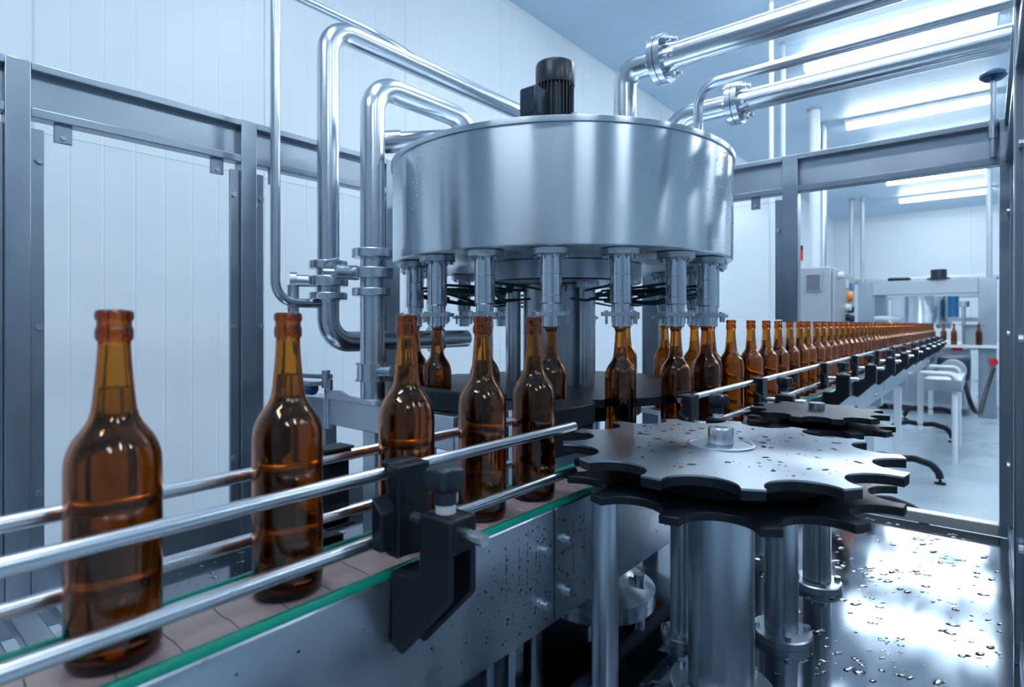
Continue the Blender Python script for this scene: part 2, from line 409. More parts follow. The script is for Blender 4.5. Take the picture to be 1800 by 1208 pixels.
# brackets: part bracket (black body) with clamp, rod, knob, spacer as sub-parts
def make_bracket(bx, sg, near):
    """sg=-1 front side, +1 back side"""
    f = lambda dy: YB+sg*dy
    tck = .0155
    b = MB()
    # two cheeks and a web: U channel opening outward, stepped foot against the side plate
    prof = [(f(.089), -.155), (f(.126), -.155), (f(.126), -.219), (f(.066), -.281), (f(.0527), -.276), (f(.0527), -.2115), (f(.080), -.2115), (f(.089), -.204)]
    if near:
        b.prism(prof, bx-tck, bx-tck+.006, 'x'); b.prism(prof, bx+tck-.006, bx+tck, 'x')
        web = [(f(.089), -.155), (f(.126), -.155), (f(.126), -.184), (f(.100), -.188), (f(.094), -.222), (f(.064), -.272), (f(.0527), -.276), (f(.0527), -.2115), (f(.080), -.2115), (f(.089), -.204)]
        b.prism(web, bx-tck+.005, bx+tck-.005, 'x')
    else: b.prism(prof, bx-tck, bx+tck, 'x')
    br = b.build('rail_bracket', 'black', cv, bevel=.0025)
    # rail clamp
    c = MB()
    c.prism([(f(.0495), -.1215), (f(.065), -.1215), (f(.065), -.199), (f(.0495), -.199)], bx-.017, bx+.019, 'x')
    c.prism([(f(.036), -.1205), (f(.0505), -.1205), (f(.0505), -.1235), (f(.038), -.1235)], bx-.015, bx+.017, 'x')
    c.prism([(f(.036), -.1955), (f(.0505), -.1955), (f(.0505), -.199), (f(.036), -.199)], bx-.015, bx+.017, 'x')
    c.prism([(-.140, f(.0495)), (-.190, f(.0495)), (-.190, f(.062)), (-.155, f(.060))], bx-.034, bx-.016, 'x') if False else c.prism([(f(.0495), -.146), (f(.063), -.158), (f(.063), -.190), (f(.0495), -.190)], bx-.033, bx-.016, 'x')
    c.build('rail_clamp', 'black', br, bevel=.003)
    r = MB(); r.cyl((bx, f(.064), -.168), (bx, f(.149), -.168), .0052, 16); r.build('rod', 'rail', br)
    ky = f(.105)
    s = MB(); s.cyl((bx, ky, -.155), (bx, ky, -.1475), .0085, 18); s.build('spacer', 'white', br)
    k = MB(); n = 40; pts = []
    for i in range(n):
        a = 2*PI*i/n; rr = .0150+.0028*math.cos(5*a); pts.append((bx+rr*math.cos(a), ky+rr*math.sin(a)))
    def ring(sc, z): return [(bx+(p[0]-bx)*sc, ky+(p[1]-ky)*sc, z) for p in pts]
    lv = [(.60, -.1375), (.90, -.134), (1.0, -.130), (1.0, -.122), (.93, -.1185), (.72, -.1165)]
    vv = [p for sc, z in lv for p in ring(sc, z)]
    ff = [tuple(range(n-1, -1, -1)), tuple(range((len(lv)-1)*n, len(lv)*n))]+[(i*n+j, i*n+(j+1) % n, (i+1)*n+(j+1) % n, (i+1)*n+j) for i in range(len(lv)-1) for j in range(n)]
    k.add(vv, ff); k.cyl((bx, ky, -.1475), (bx, ky, -.137), .0092, 20)
    k.build('star_knob', 'knob', br)
    return br
bxs = [.33, .953, 1.355, 2.014, 2.558, 3.13, 3.70, 4.27, 4.84, 5.41, 5.98, 6.55, 7.12]
for i, bx in enumerate(bxs): make_bracket(bx, -1, i < 3)
for bx in [.325, 2.0, 2.9, 3.8, 5.0, 6.2]: make_bracket(bx, 1, False)
# legs
for lx in (2.05, 3.34, 4.47, 6.12, 7.3):
    lo = MB(); lo.box(lx-.02, lx+.02, YB-.02, YB+.02, -.93, -.40).build
    p = lo.build('leg', 'whitepaint', cv, bevel=.003)
    MB().box(lx-.03, lx+.03, YB-.05, YB+.05, -.40, -.3565).build('leg_bracket', 'greysheet', p)
    ft = MB()
    for sg in (-1, 1):
        pts = [Vector((lx, YB, -.87)), Vector((lx, YB+sg*.09, -.86)), Vector((lx, YB+sg*.18, -.885)), Vector((lx, YB+sg*.215, -.93)), Vector((lx, YB+sg*.222, -.965))]
        ft.tube(pts, .021, .05, 10, 4)
    ft.build('curved_foot', 'black', p)
    pd = MB()
    for sg in (-1, 1):
        pd.cyl((lx, YB+sg*.222, -.97), (lx, YB+sg*.222, -.99), .008, 10); pd.cyl((lx, YB+sg*.222, -.99), (lx, YB+sg*.222, -1.0), .03, 16)
    pd.build('foot_pad', 'blackrub', p)
for lx in (-.25,):
    MB().box(lx-.02, lx+.02, YB-.02, YB+.02, -1.0, -.3565).build('leg', 'whitepaint', cv, bevel=.003)
for lx, lz in ((.12, -1.0), (1.38, ZT)):
    MB().box(lx-.018, lx+.018, YB+.0, YB+.036, lz, -.3565).build('leg', 'plate', cv)

# ================================================================== BOTTLES
PROF = [(0, .002), (.020, .0015), (.0235, 0), (.0262, .0015), (.0275, .006), (.0278, .012), (.0278, .126), (.0275, .131), (.0266, .136), (.0248, .1415), (.0222, .1465), (.0190, .151), (.0163, .155), (.0143, .159), (.0130, .164), (.0121, .171),
        (.0112, .181), (.0101, .194), (.0094, .206), (.0094, .2092), (.0106, .2105), (.0110, .2125), (.0110, .2165), (.0105, .2185), (.0099, .2195), (.0099, .2228), (.0108, .2238), (.0112, .2255), (.0110, .2285), (.0101, .230)]
def inner(z):
    for (r0, z0), (r1, z1) in zip(PROF[1:-1], PROF[2:]):
        if z0 <= z <= z1 and z1 > z0: return r0+(r1-r0)*(z-z0)/(z1-z0)
    return .0101
ZI = [.007, .012, .04, .08, .126, .131, .136, .1415, .1465, .151, .155, .159, .164, .171, .181, .194, .2065, .23]
FILL = .179
def make_bottle(name, seg):
    ins = [(min(inner(z), .0094 if z > .2 else 1)-.0024, z) for z in ZI]
    ins[0] = (.021, .005)
    prof = PROF+[(.0086, .2305)]+ins[::-1]+[(0, .0065)]
    root = MB().lathe(prof, (0, 0), seg).build(name, 'glass', None, base=(0, 0, 0), angle=60)
    bi = [(0, .0068), (.0206, .0054)]+[(min(inner(z), .0094 if z > .2 else 1)-.00265, z) for z in ZI[1:] if z < FILL]
    rf = inner(FILL)-.00265
    bi += [(rf, FILL), (rf*.9, FILL-.0006), (0, FILL-.0007)]
    MB().lathe(bi, (0, 0), seg).build('beer', 'beer', root, base=(0, 0, 0), angle=60)
    return root
proto = make_bottle('beer_bottle', 40)
used = [False]
def put(xx, yy, label, group, src=None, zz=ZB):
    src = src or proto
    if not used[0] and src is proto: o = proto; used[0] = True
    else: o = copy_tree(src)
    o.location = (xx, yy, zz+H0+.0002); WLOC[o] = (xx, yy, zz); o.rotation_euler.z = random.random()*6
    return tag(o, label, 'bottle', group)
GI = 'amber bottles travelling in to the filler'
for xx, lb in ((.1264, 'largest amber beer bottle at the left, nearest the camera'), (.250, 'second amber beer bottle from the left on the conveyor'),
               (.377, 'amber bottle on the belt just behind the near black rail clamp'), (.489, 'amber bottle on the belt right of the star knob, fourth from the left'),
               (.5864, 'amber bottle at the inner end of the front guide rail, fifth from left')):
    put(xx, YB, lb, GI)
# filler geometry
FX, FY, FR, FV = 1.115, .7785, .3845, .34
A0 = math.degrees(math.atan2(-FY, -FX))
NV = 17
def fpos(phi, r=FV):
    a = math.radians(A0+phi); return FX+r*math.cos(a), FY+r*math.sin(a)
PH = [18.8+360.0/NV*k for k in range(-4, 13)]
names = {-4: 'amber bottle under the far left filling valve, mostly hidden behind another bottle', -3: 'amber bottle clasped under the left filling valve, standing clear of the belt',
         -2: 'amber bottle under a filling valve behind the fourth belt bottle', -1: 'amber bottle under the front filling valve, before the steel column',
         0: 'amber bottle under the valve right of the steel column', 1: 'amber bottle in front of the star wheel hub, under a filling valve', 2: 'amber bottle under the rightmost front filling valve',
         3: 'amber bottle under the far right filling valve, hidden behind its neighbour', 4: 'amber bottle at the back of the filler, second behind the right valves', 5: 'bright amber bottle at the back of the filler behind the right valves',
         6: 'bright amber bottle at the back of the filler, right of the column'}
for k in range(-4, 7):
    xx, yy = fpos(PH[k+4]); put(xx, yy, names[k], 'amber bottles under the filling valves')
row = [1.324, 1.467, 1.595, 1.707, 1.827, 1.944, 2.04, 2.168, 2.274]
while row[-1] < 7.45: row.append(row[-1]+.115)
far = make_bottle('beer_bottle', 18)
ords = ['first', 'second', 'third', 'fourth', 'fifth', 'sixth', 'seventh', 'eighth', 'ninth', 'tenth', 'eleventh', 'twelfth', 'thirteenth', 'fourteenth', 'fifteenth', 'sixteenth', 'seventeenth', 'eighteenth', 'nineteenth', 'twentieth', 'twenty-first', 'twenty-second', 'twenty-third', 'twenty-fourth']
fu = False
for i, xx in enumerate(row):
    lb = ords[i]+' amber bottle of the outgoing row, counted from the filler' if i < 24 else 'amber bottle in the dense far stretch of the outgoing row'
    if i < 6: put(xx, YB, lb, 'amber bottles leaving in a row')
    else:
        if not fu:
            o = far; fu = True; o.location = (xx, YB, ZB+H0+.0002); WLOC[o] = (xx, YB, ZB); tag(o, lb, 'bottle', 'amber bottles leaving in a row')
        else: put(xx, YB, lb, 'amber bottles leaving in a row', far)

# ================================================================== ROTARY FILLER
ZD0, ZD1 = .1333, .3544
fl = thing('rotary_filler', (FX, FY, ZT), 'round stainless steel rotary bottle filler with ring of filling valves', 'filling machine')
dr = MB(); dr.lathe([(0, ZD0+.002), (FR-.02, ZD0+.002), (FR-.004, ZD0+.001), (FR-.001, ZD0+.003), (FR, ZD0+.006), (FR, ZD1-.012)], (FX, FY), 128)
dr.lathe([(FR, ZD1-.012), (FR, ZD1-.0115), (0, ZD1-.011)], (FX, FY), 128)
drum = dr.build('drum', 'drum', fl, angle=25)
rm = MB(); rm.lathe([(FR-.03, ZD1-.0108), (FR+.0035, ZD1-.0108), (FR+.004, ZD1-.009), (FR+.004, ZD1-.001), (FR+.002, ZD1), (0, ZD1+.001)], (FX, FY), 128)
rm.build('lid', 'drum', drum, angle=25)
hr = MB(); hr.lathe([(0, .092), (.186, .092), (.19, .095), (.19, ZD0)], (FX, FY), 64); hr.build('hub_ring', 'steel', fl)
cc = MB(); cc.lathe([(.16, ZT), (.16, ZT+.015), (.10, ZT+.02), (.084, ZT+.03), (.084, .09)], (FX, FY), 48)
cc.build('column', 'steel', fl)
for ang in (129.6, 249.6, 9.6):
    a = math.radians(ang); tx, ty = FX+.108*math.cos(a), FY+.108*math.sin(a)
    q = MB(); q.cyl((tx, ty, ZT), (tx, ty, .092), .018, 24); q.cyl((tx, ty, .080), (tx, ty, .0925), .026, 24); q.build('tie_column', 'pipe', fl)
# star outline
def star(n, R, rp, pr, cx, cy, rot=0, seg=18, tipcut=.0):
    pts = []
    for i in range(n):
        a0 = rot+2*PI*i/n
        ca = a0+PI/n; px_, py_ = rp*math.cos(ca), rp*math.sin(ca)
        half = math.acos(min(1, (R*R+rp*rp-pr*pr)/(2*R*rp)))
        pts.append((cx+R*math.cos(a0), cy+R*math.sin(a0)))
        for k in range(seg+1):
            t = k/seg
            # walk the pocket arc from one lip to the other, on the hub side
            p0 = Vector((R*math.cos(ca-half)-px_, R*math.sin(ca-half)-py_)); p1 = Vector((R*math.cos(ca+half)-px_, R*math.sin(ca+half)-py_))
            b0 = math.atan2(p0.y, p0.x); b1 = math.atan2(p1.y, p1.x)
            mid = math.atan2(-py_, -px_)
            d0 = (b0-mid+PI) % (2*PI)-PI; d1 = (b1-mid+PI) % (2*PI)-PI
            b = mid+d0+(d1-d0)*t
            pts.append((cx+px_+pr*math.cos(b), cy+py_+pr*math.sin(b)))
    return pts
# inner star disc and outer guide in black plastic
q = MB(); q.prism(star(NV, .332, FV, .0295, FX, FY, math.radians(A0+18.8)-PI/NV), -.150, -.135); q.build('bottle_star', 'black', fl)
q = MB(); q.lathe([(.19, -.20), (.19, -.15)], (FX, FY), 48); q.build('star_carrier', 'blackrub', fl)
def arc(r0, r1, p0, p1, n=40, clipy=None):
    o_ = []; i_ = []
    for k in range(n+1):
        ph = p0+(p1-p0)*k/n; a = math.radians(A0+ph); ro = r1
        if clipy is not None and FY+ro*math.sin(a) < clipy: ro = (clipy-FY)/math.sin(a)
        if ro < r0+.002: ro = r0+.002
        o_.append((FX+ro*math.cos(a), FY+ro*math.sin(a))); i_.append((FX+r0*math.cos(a), FY+r0*math.sin(a)))
    return o_+i_[::-1]
q = MB(); q.prism(arc(.371, .400, -100, -14), -.156, -.120); q.build('outer_guide', 'black', fl, bevel=.003)
q = MB(); q.prism(arc(.285, .374, 97, 360+22, 90, YB+.0465), ZB-.012, ZB-.0003); q.build('slide_plate', 'plate', fl)
for ph in (100, 160, 220, 280, 340):
    xx, yy = fpos(ph, .30); MB().cyl((xx, yy, ZT), (xx, yy, ZB-.012), .014, 16).build('plate_stand', 'pipe', fl)
for ph in (-96, -16):
    xx, yy = fpos(ph, .388); MB().cyl((xx, yy, ZT), (xx, yy, -.156), .008, 14).build('guide_stand', 'pipe', fl)
# valves
vx, vy = fpos(PH[0])
def make_valve():
    x, y = 0, 0
    v = MB(); v.lathe([(0, .036), (.0170, .036), (.0190, .038), (.0190, .050), (.0186, .0505), (.0190, .051), (.0190, .088), (.0187, .0885), (.0190, .089), (.0190, .124)], (0, 0), 28)
    v = v.build('filling_valve', 'valve', fl, base=(0, 0, 0), angle=20)
    f = MB(); f.lathe([(.0185, .1215), (.0335, .1215), (.035, .123), (.035, .1335), (0, .1335)], (0, 0), 32)
    for k in range(6):
        a = PI/3*k+.3; f.hexb((.0275*math.cos(a), .0275*math.sin(a), .1215), (0, 0, -1), .004, .0045)
    f.build('flange', 'steel', v, base=(0, 0, 0))
    n = MB(); n.lathe([(0, .022), (.0165, .022), (.0165, .036)], (0, 0), 28); n.build('neck', 'valve', v, base=(0, 0, 0))
    g = MB(); pts = []
    for k in range(36):
        a = 2*PI*k/36; rr = .0335+(.004 if k % 9 in (0, 1) else 0); pts.append((rr*math.cos(a), rr*math.sin(a)))
    g.prism(pts, .0145, .0215)
    for k in range(4):
        a = PI/2*k+.1; xx, yy = .0285*math.cos(a), .0285*math.sin(a)
        g.cyl((xx, yy, .0145), (xx, yy, .004-.004*(k % 2)), .0026, 8); g.hexb((xx, yy, .0215), (0, 0, 1), .0038, .003)
    g.build('centring_plate', 'steel', v, base=(0, 0, 0))
    z = MB(); z.lathe([(.0, .0112), (.0122, .0112), (.0122, -.0045), (.0140, -.006), (.0155, -.004), (.0155, .0146)], (0, 0), 28)
    z.build('nozzle_cup', 'valve', v, base=(0, 0, 0))
    return v
va = make_valve()
pb = WLOC[fl]
for k, ph in enumerate(PH):
    o = va if k == 0 else copy_tree(va, fl)
    xx, yy = fpos(ph); o.location = (xx-pb[0], yy-pb[1], 0-pb[2]); o.rotation_euler.z = math.radians(A0+ph)
# hoses from valves to the column
for k, ph in enumerate(PH):
    for z0, z1, dph in ((.078, .098, 6), (.062, .055, -5)):
        xa, ya = fpos(ph, FV-.018); xm, ym = fpos(ph+dph, .23); xe, ye = fpos(ph+dph*1.4, .125)
        q = MB(); q.tube([(xa, ya, z0), (xm, ym, (z0+z1)/2-.012), (xe, ye, z1-.025 if z1 > .09 else z1)], .0028, .06, 8, 5); q.cyl(((xa+xm)/2, (ya+ym)/2, z0-.004), ((xa*.35+xm*.65), (ya*.35+ym*.65), z0-.0055), .0042, 8)
        q.build('hose', 'teal', fl)
# motor on the lid
mx, my = at(976, 190, 1.085)[:2]
ZM = ZD1+.001
mt = MB(); mt.cyl((mx, my, ZM), (mx, my, ZM+.09), .0305, 32)
for k in range(30):
    a = 2*PI*k/30; c_, s_ = math.cos(a), math.sin(a); t_ = .0012
    p = [(mx+.029*c_-t_*s_, my+.029*s_+t_*c_), (mx+.029*c_+t_*s_, my+.029*s_-t_*c_), (mx+.0355*c_+t_*s_, my+.0355*s_-t_*c_), (mx+.0355*c_-t_*s_, my+.0355*s_+t_*c_)]
    mt.prism(p, ZM+.006, ZM+.094)
mo = mt.build('drive_motor', 'motor', fl)
q = MB(); q.lathe([(.028, ZM+.090), (.0368, ZM+.092), (.0372, ZM+.096), (.0372, ZM+.128), (.0355, ZM+.133), (.029, ZM+.1365), (.010, ZM+.138), (0, ZM+.138)], (mx, my), 36); q.build('motor_cap', 'motor', mo)
bx_, by_ = at(939, 180, 1.055)[:2]
q = MB(); q.box(bx_-.020, bx_+.020, by_-.020, by_+.020, ZM+.022, ZM+.076); q = q.build('terminal_box', 'motorbox', mo, bevel=.005)
q = MB()
q.lathe([(0, ZM+.006), (.044, ZM+.006), (.044, ZM)], (mx, my), 28); q.build('motor_flange', 'steel', mo)
for dx, dy in ((.06, -.045), (-.03, -.062), (.075, .02)):
    q = MB(); q.hexb((mx+dx, my+dy, ZM), (0, 0, 1), .011, .012); q.cyl((mx+dx, my+dy, ZM+.012), (mx+dx, my+dy, ZM+.02), .006, 12); q.build('lid_bolt', 'steel', drum)
q = MB(); q.cyl((1.17, .52, ZM), (1.17, .52, ZM+.012), .008, 12); q.build('lid_bolt', 'red', drum)

# ================================================================== PIPES
def flange_y(mb, x, y, z, r, n=6):
    mb.cyl((x, y, z), (x, y-.012, z), r, 32); mb.cyl((x, y-.0135, z), (x, y-.0255, z), r, 32)
def flange_bolts(x, y, z, r, par):
    for k in range(6):
        a = PI/3*k+.35; q = MB(); xx, zz = x+r*.78*math.cos(a), z+r*.78*math.sin(a)
        q.hexb((xx, y+.006, zz), (0, -1, 0), .0075, .006); q.hexb((xx, y-.0255, zz), (0, -1, 0), .0075, .008); q.cyl((xx, y+.004, zz), (xx, y-.042, zz), .0042, 10); q.build('flange_bolt', 'steel', par)
def gasket(x, y, z, r, par): MB().cyl((x, y-.0118, z), (x, y-.0137, z), r*.985, 32).build('gasket', 'black', par)
PR = .0238
def big_pipe(x, yd, z, ybend, yfl, yend, label):
    t = thing('steel_pipe', (x, yd, ZD1), label, 'pipe')
    e = MB(); e.tube([(x, yd, ZD1+.001), (x, yd, z), (x, yfl, z)], PR, .062, 28, 12); e.cyl((x, yd, ZD1+.001), (x, yd, ZD1+.006), PR+.008, 28); e.build('elbow', 'pipe', t)
    q = MB(); flange_y(q, x, yfl, z, .047); fo = q.build('flange', 'pipe', t, angle=50); flange_bolts(x, yfl, z, .047, fo); gasket(x, yfl, z, .047, fo)
    q = MB(); q.cyl((x, yfl-.02, z), (x, yend, z), PR, 32); q.cyl((x, yfl-.0255, z), (x, yfl-.045, z), PR+.004, 32, PR); q.build('straight_run', 'pipe', t)
    return t
big_pipe(1.0746, .5837, .528, 0, .513, -1.6, 'upper thick steel pipe with bolted flange rising from the filler lid')
big_pipe(1.33, .60, .5015, 0, .452, -1.6, 'lower thick steel pipe with bolted flange behind the thin riser')
def pipe(path, r, label, bend=.05, parts=None, seg=22, m='pipe'):
    o = MB().tube(path, r, bend, seg, 10).build('steel_pipe', m); tag(o, label, 'pipe'); return o
pipe([(1.2, .4766, ZD1+.001), (1.2, .4766, .508), (1.2, -1.6, .508)], .0100, 'thin steel pipe bending up from the right lid edge to the ceiling side', .045)
pipe([(1.42, .42, .541), (1.42, -1.6, .541)], .0105, 'thin steel pipe running just above the lower thick pipe', .05)
# left pipes
AX, AY = .723, 1.128
ta = thing('steel_pipe', (AX, AY, -.06), 'tall steel pipe with butterfly valve, bending over to run behind the filler', 'pipe')
q = MB(); q.tube([(AX, AY, .14), (AX, AY, .662), (2.1, AY, .662)], PR, .058, 28, 12); q.build('upper_run', 'pipe', ta)
q = MB(); q.tube([(AX, AY, .07), (AX, AY, -.040), (1.16, AY, -.040)], PR, .066, 28, 12)
q.cyl((1.04, AY, -.04), (1.05, AY, -.04), .04, 24); q.build('lower_run', 'pipe', ta)
q = MB()
for z0, z1, r in ((.122, .140, .041), (.084, .106, .043), (.054, .070, .041)): q.cyl((AX, AY, z0), (AX, AY, z1), r, 32)
q.cyl((AX, AY, .05), (AX, AY, .14), .026, 24); vb = q.build('valve_body', 'pipe', ta, bevel=.002)
dv = Vector((-SA, CA, 0)); tow = Vector((-CA, -SA, 0))
h0 = Vector((AX, AY, .095))
q = MB(); q.cyl(h0, h0+dv*.062+tow*.02, .013, 18); q.cyl(h0+dv*.062+tow*.02, h0+dv*.075+tow*.024, .019, 18); q.build('valve_stem', 'steel', vb)
hp = h0+dv*.066+tow*.03
q = MB(); q.tube([hp+Vector((0, 0, -.01)), hp+Vector((0, 0, -.03)), hp+Vector((0, 0, -.09))], .012, .02, 12, 3); q.build('valve_lever', 'steel', vb, bevel=0)
BX, BY = .72, .964
tp = thing('steel_pipe', (BX, BY, -.155), 'thick steel pipe with clamped unions, bending over into the filler lid', 'pipe')
q = MB(); q.tube([(BX, BY, -.150), (BX, BY, .490), (1.0, BY, .490), (1.0, BY, ZD1+.001)], PR+.0005, .058, 28, 12); q.build('pipe_run', 'pipe', tp)
q = MB()
for z0, z1, r in ((.134, .152, .0405), (.092, .114, .0425), (.057, .073, .0405)): q.cyl((BX, BY, z0), (BX, BY, z1), r, 32)
uc = q.build('union_clamp', 'pipe', tp, bevel=.002)
q = MB(); h1 = Vector((BX, BY, .104))+dv*.03; q.cyl(h1, h1+dv*.038+tow*.03, .015, 16); q.cyl(h1+dv*.02+tow*.02, h1+dv*.06+tow*.03, .0065, 12); q.tube([h1+dv*.055+tow*.028, h1+dv*.062+tow*.03+Vector((0, 0, .02)), h1+dv*.03+tow*.03+Vector((0, 0, .026))], .003, .01, 8, 4); q.build('clamp_wing_nut', 'steel', uc)
q = MB(); q.cyl((BX, BY, -.112), (BX, BY, -.082), .031, 28); q.cyl((BX, BY, -.082), (BX, BY, -.079), .034, 28); q.cyl((BX, BY, -.115), (BX, BY, -.112), .034, 28)
bc = q.build('base_clamp', 'pipe', tp)
q = MB(); h2 = Vector((BX, BY, -.094)); rt = -dv; q.cyl(h2+tow*.018+rt*.01, h2+tow*.03+rt*.045, .010, 14); q.box(BX+.02, BX+.045, BY-.05, BY-.03, -.107, -.085); q.build('clamp_bolt', 'steel', bc)
pipe([(.600, AY, 2.1), (.600, AY, .045), (AX-.024, AY, .045)], .0100, 'slender vertical steel pipe left of the tall pipe, bending in at bottom', .045)
pipe([(-.5, 1.30, .80), (1.02, 1.30, .80), (1.10, AY+.02, .672)], .0100, 'thin steel pipe slanting along the top behind the tall pipe', .12)
cp = thing('pipe_coupling', at(735, 250, 1.30), 'short horizontal steel pipe coupling joining the left side of the lid', 'pipe')
a_, b2 = Vector(at(676, 250, 1.30)), Vector(at(810, 244, 1.31)); m_ = a_.lerp(b2, .22)
q = MB(); q.cyl(a_, m_, .025, 28); q.build('socket', 'pipe', cp)
q = MB(); q.tube([m_, b2, Vector((b2.x+.01, b2.y-.01, ZD1+.001))], .0215, .03, 24, 6); q.build('tube', 'pipe', cp)
q = MB(); c0 = a_+Vector((.03, -.02, -.025)); q.cyl(c0, c0+Vector((.012, -.012, -.016)), .012, 14); q.build('drain_nipple', 'steel', cp)

# ================================================================== STAND BEHIND THE BELT (beam carrying the left pipe)
sb = thing('pipe_stand', (.72, .95, ZT), 'steel beam stand with blue lever holding the left pipe', 'stand')
MB().box(.692, .748, .76, 1.075, -.213, -.158).build('beam', 'plate', sb, bevel=.002)
MB().box(.690, .750, 1.092, 1.17, -.213, -.158).build('beam_end', 'plate', sb, bevel=.002)
q = MB(); q.cyl((.695, 1.083, -.222), (.695, 1.083, -.118), .009, 16); q.cyl((.735, 1.083, -.205), (.735, 1.083, -.165), .009, 16); q.build('clamp_pin', 'pipe', sb)
MB().box(.70, .745, .93, .97, ZT, -.213).build('upright', 'plate', sb, bevel=.002)
MB().box(.71, .74, 1.12, 1.15, ZT, -.213).build('upright', 'plate', sb, bevel=.002)
q = MB(); q.prism([(1.072, -.157), (1.074, -.140), (1.03, -.137), (1.0, -.146), (.95, -.150), (.90, -.157)], .684, .691, 'x'); q.build('hook_plate', 'plate', sb)
q = MB(); q.prism([(.66, 1.17), (.655, 1.09), (.668, 1.085), (.695, 1.09), (.695, 1.10), (.672, 1.10), (.670, 1.17)], -.130, -.122); q.build('lever', 'steel', sb)
q = MB(); q.cyl((.655, 1.165, -.140), (.672, 1.098, -.137), .012, 16, .014); q.build('lever_grip', 'blue', sb, bevel=.005)
q = MB(); q.cyl((.65, 1.22, -.112), (.70, 1.08, -.112), .0055, 12); q.cyl((.69, 1.085, -.135), (.69, 1.085, -.098), .009, 12); q.build('cross_rod', 'steel', sb)
q = MB(); q.box(.69, .748, .70, .757, -.218, -.158); q.build('guide_block', 'pipe', sb, bevel=.002)
q = MB(); q.box(.69, .715, .66, .699, -.218, -.185); q.build('guide_block', 'pipe', sb, bevel=.003)
q = MB(); q.box(.63, .66, .70, .73, ZT, -.30); q.build('upright', 'black', sb, bevel=.002)
# black transfer guide between belt and filler
tg = thing('transfer_guide', (.76, .53, ZB), 'black plastic transfer guide block between belt and filler', 'guide')
poly = [(.640, .515), (.770, .496), (.822, .500), (.838, .516), (.815, .556), (.775, .596), (.735, .62), (.69, .63), (.65, .60)]
MB().prism(poly, -.165, -.128).build('guide_plate', 'black', tg, bevel=.004)
q = MB(); q.prism([(FX+(p[0]-FX)*1.0, p[1]+.006) for p in poly], -.205, -.166); q.build('guide_core', 'blackrub', tg)
for p in ((.66, .585), (.72, .545)):
    MB().cyl((p[0], p[1], ZT), (p[0], p[1], -.205), .009, 14).build('guide_post', 'pipe', tg)
q = MB(); q.box(.615, .633, .503, .515, ZT, -.12); q.build('corner_post', 'pipe', tg)

# ================================================================== STAR WHEELS
def droplets(name, pts, parent, flat=.32, m='water'):
    q = MB()
    for (p, nrm, r, el, ang) in pts:
        p = Vector(p); n_ = Vector(nrm).normalized(); u = n_.orthogonal().normalized(); v = n_.cross(u)
        ca, sa = math.cos(ang), math.sin(ang); U = u*ca+v*sa; V = v*ca-u*sa
        seg = 10; rings = [(1.0, 0.0), (.86, .5), (.5, .88)]; vs_ = []
        jit = [random.uniform(.82, 1.15) for _ in range(seg)]
        for rr, hh in rings:
            for k in range(seg):
                a = 2*PI*k/seg; vs_.append(p+U*(r*el*rr*jit[k]*math.cos(a))+V*(r*rr*jit[k]*math.sin(a))+n_*(r*flat*hh))
        vs_.append(p+n_*(r*flat)); fs = [tuple(range(seg-1, -1, -1))]
        for i in range(2):
            fs += [(i*seg+k, i*seg+(k+1) % seg, (i+1)*seg+(k+1) % seg, (i+1)*seg+k) for k in range(seg)]
        fs += [(2*seg+k, 2*seg+(k+1) % seg, 3*seg) for k in range(seg)]
        q.add(vs_, fs)
    return tag(q.build(name, m, parent, angle=80), kind='stuff')
WX, WY = .7223, .2576
sw = thing('star_wheel', (WX, WY, ZT), 'large steel topped star wheel with thirteen teeth beside the conveyor', 'star wheel')
rot = math.radians(14.1-27.7*1)
q = MB(); q.prism(star(13, .197, .197, .0365, WX, WY, rot), -.1535, -.1515); q.build('top_plate', 'wheel', sw)
q = MB(); q.prism(star(13, .1968, .197, .0367, WX, WY, rot), -.1625, -.1536); q.build('dark_edge_layer', 'black', sw)  # black layer added under the steel sheet to make the tooth edges dark
q = MB(); q.prism(star(13, .193, .194, .036, WX, WY, rot+math.radians(5)), -.197, -.188); q.build('lower_plate', 'black', sw, bevel=.0012)
q = MB(); q.lathe([(.0, -.188), (.12, -.188), (.125, -.184), (.125, -.166), (.12, -.1626), (0, -.1626)], (WX, WY), 48); q.build('core_disc', 'blackrub', sw)
q = MB(); q.lathe([(0, -.1515), (.040, -.1515), (.0405, -.1495), (.037, -.149), (.036, -.1502), (0, -.1502)], (WX, WY), 40); q.build('hub_washer', 'steel', sw)
q = MB(); q.lathe([(0, -.1502), (.0145, -.1502), (.0155, -.149), (.0155, -.131), (.0142, -.129), (.008, -.129), (.0078, -.133), (0, -.133)], (WX, WY), 32); q.build('hub_cap', 'pipe', sw)
q = MB(); q.cyl((WX, WY, ZT+.014), (WX, WY, -.197), .0395, 48); sh = q.build('shaft_column', 'steel', sw)
def base_flange(x, y, r, par, nb=4):
    q = MB(); q.lathe([(0, ZT), (r, ZT), (r, ZT+.010), (r-.002, ZT+.012), (0, ZT+.014)], (x, y), 40); f = q.build('base_flange', 'steel', par)
    for k in range(nb):
        a = 2*PI*k/nb+.5; xx, yy = x+r*.83*math.cos(a), y+r*.83*math.sin(a)
        q = MB(); q.cyl((xx, yy, ZT+.012), (xx, yy, ZT+.019), .0052, 12); q.build('bolt', 'pipe', f)
base_flange(WX, WY, .062, sw, 6)
dp = []
for k in range(230):
    a = random.uniform(0, 2*PI); r = .155*math.sqrt(random.random())
    if r < .045: continue
    rr = random.choice([.0006, .0008, .001, .0012, .0018, .0028])
    dp.append(((WX+r*math.cos(a), WY+r*math.sin(a), -.1515), (0, 0, 1), rr, random.uniform(1, 2.4) if rr > .0015 else 1, random.uniform(0, 3)))
droplets('water_droplets', dp, sw)
SX, SY = 1.12, .231
s2 = thing('star_wheel', (SX, SY, ZT), 'small black star wheel behind the large one', 'star wheel')
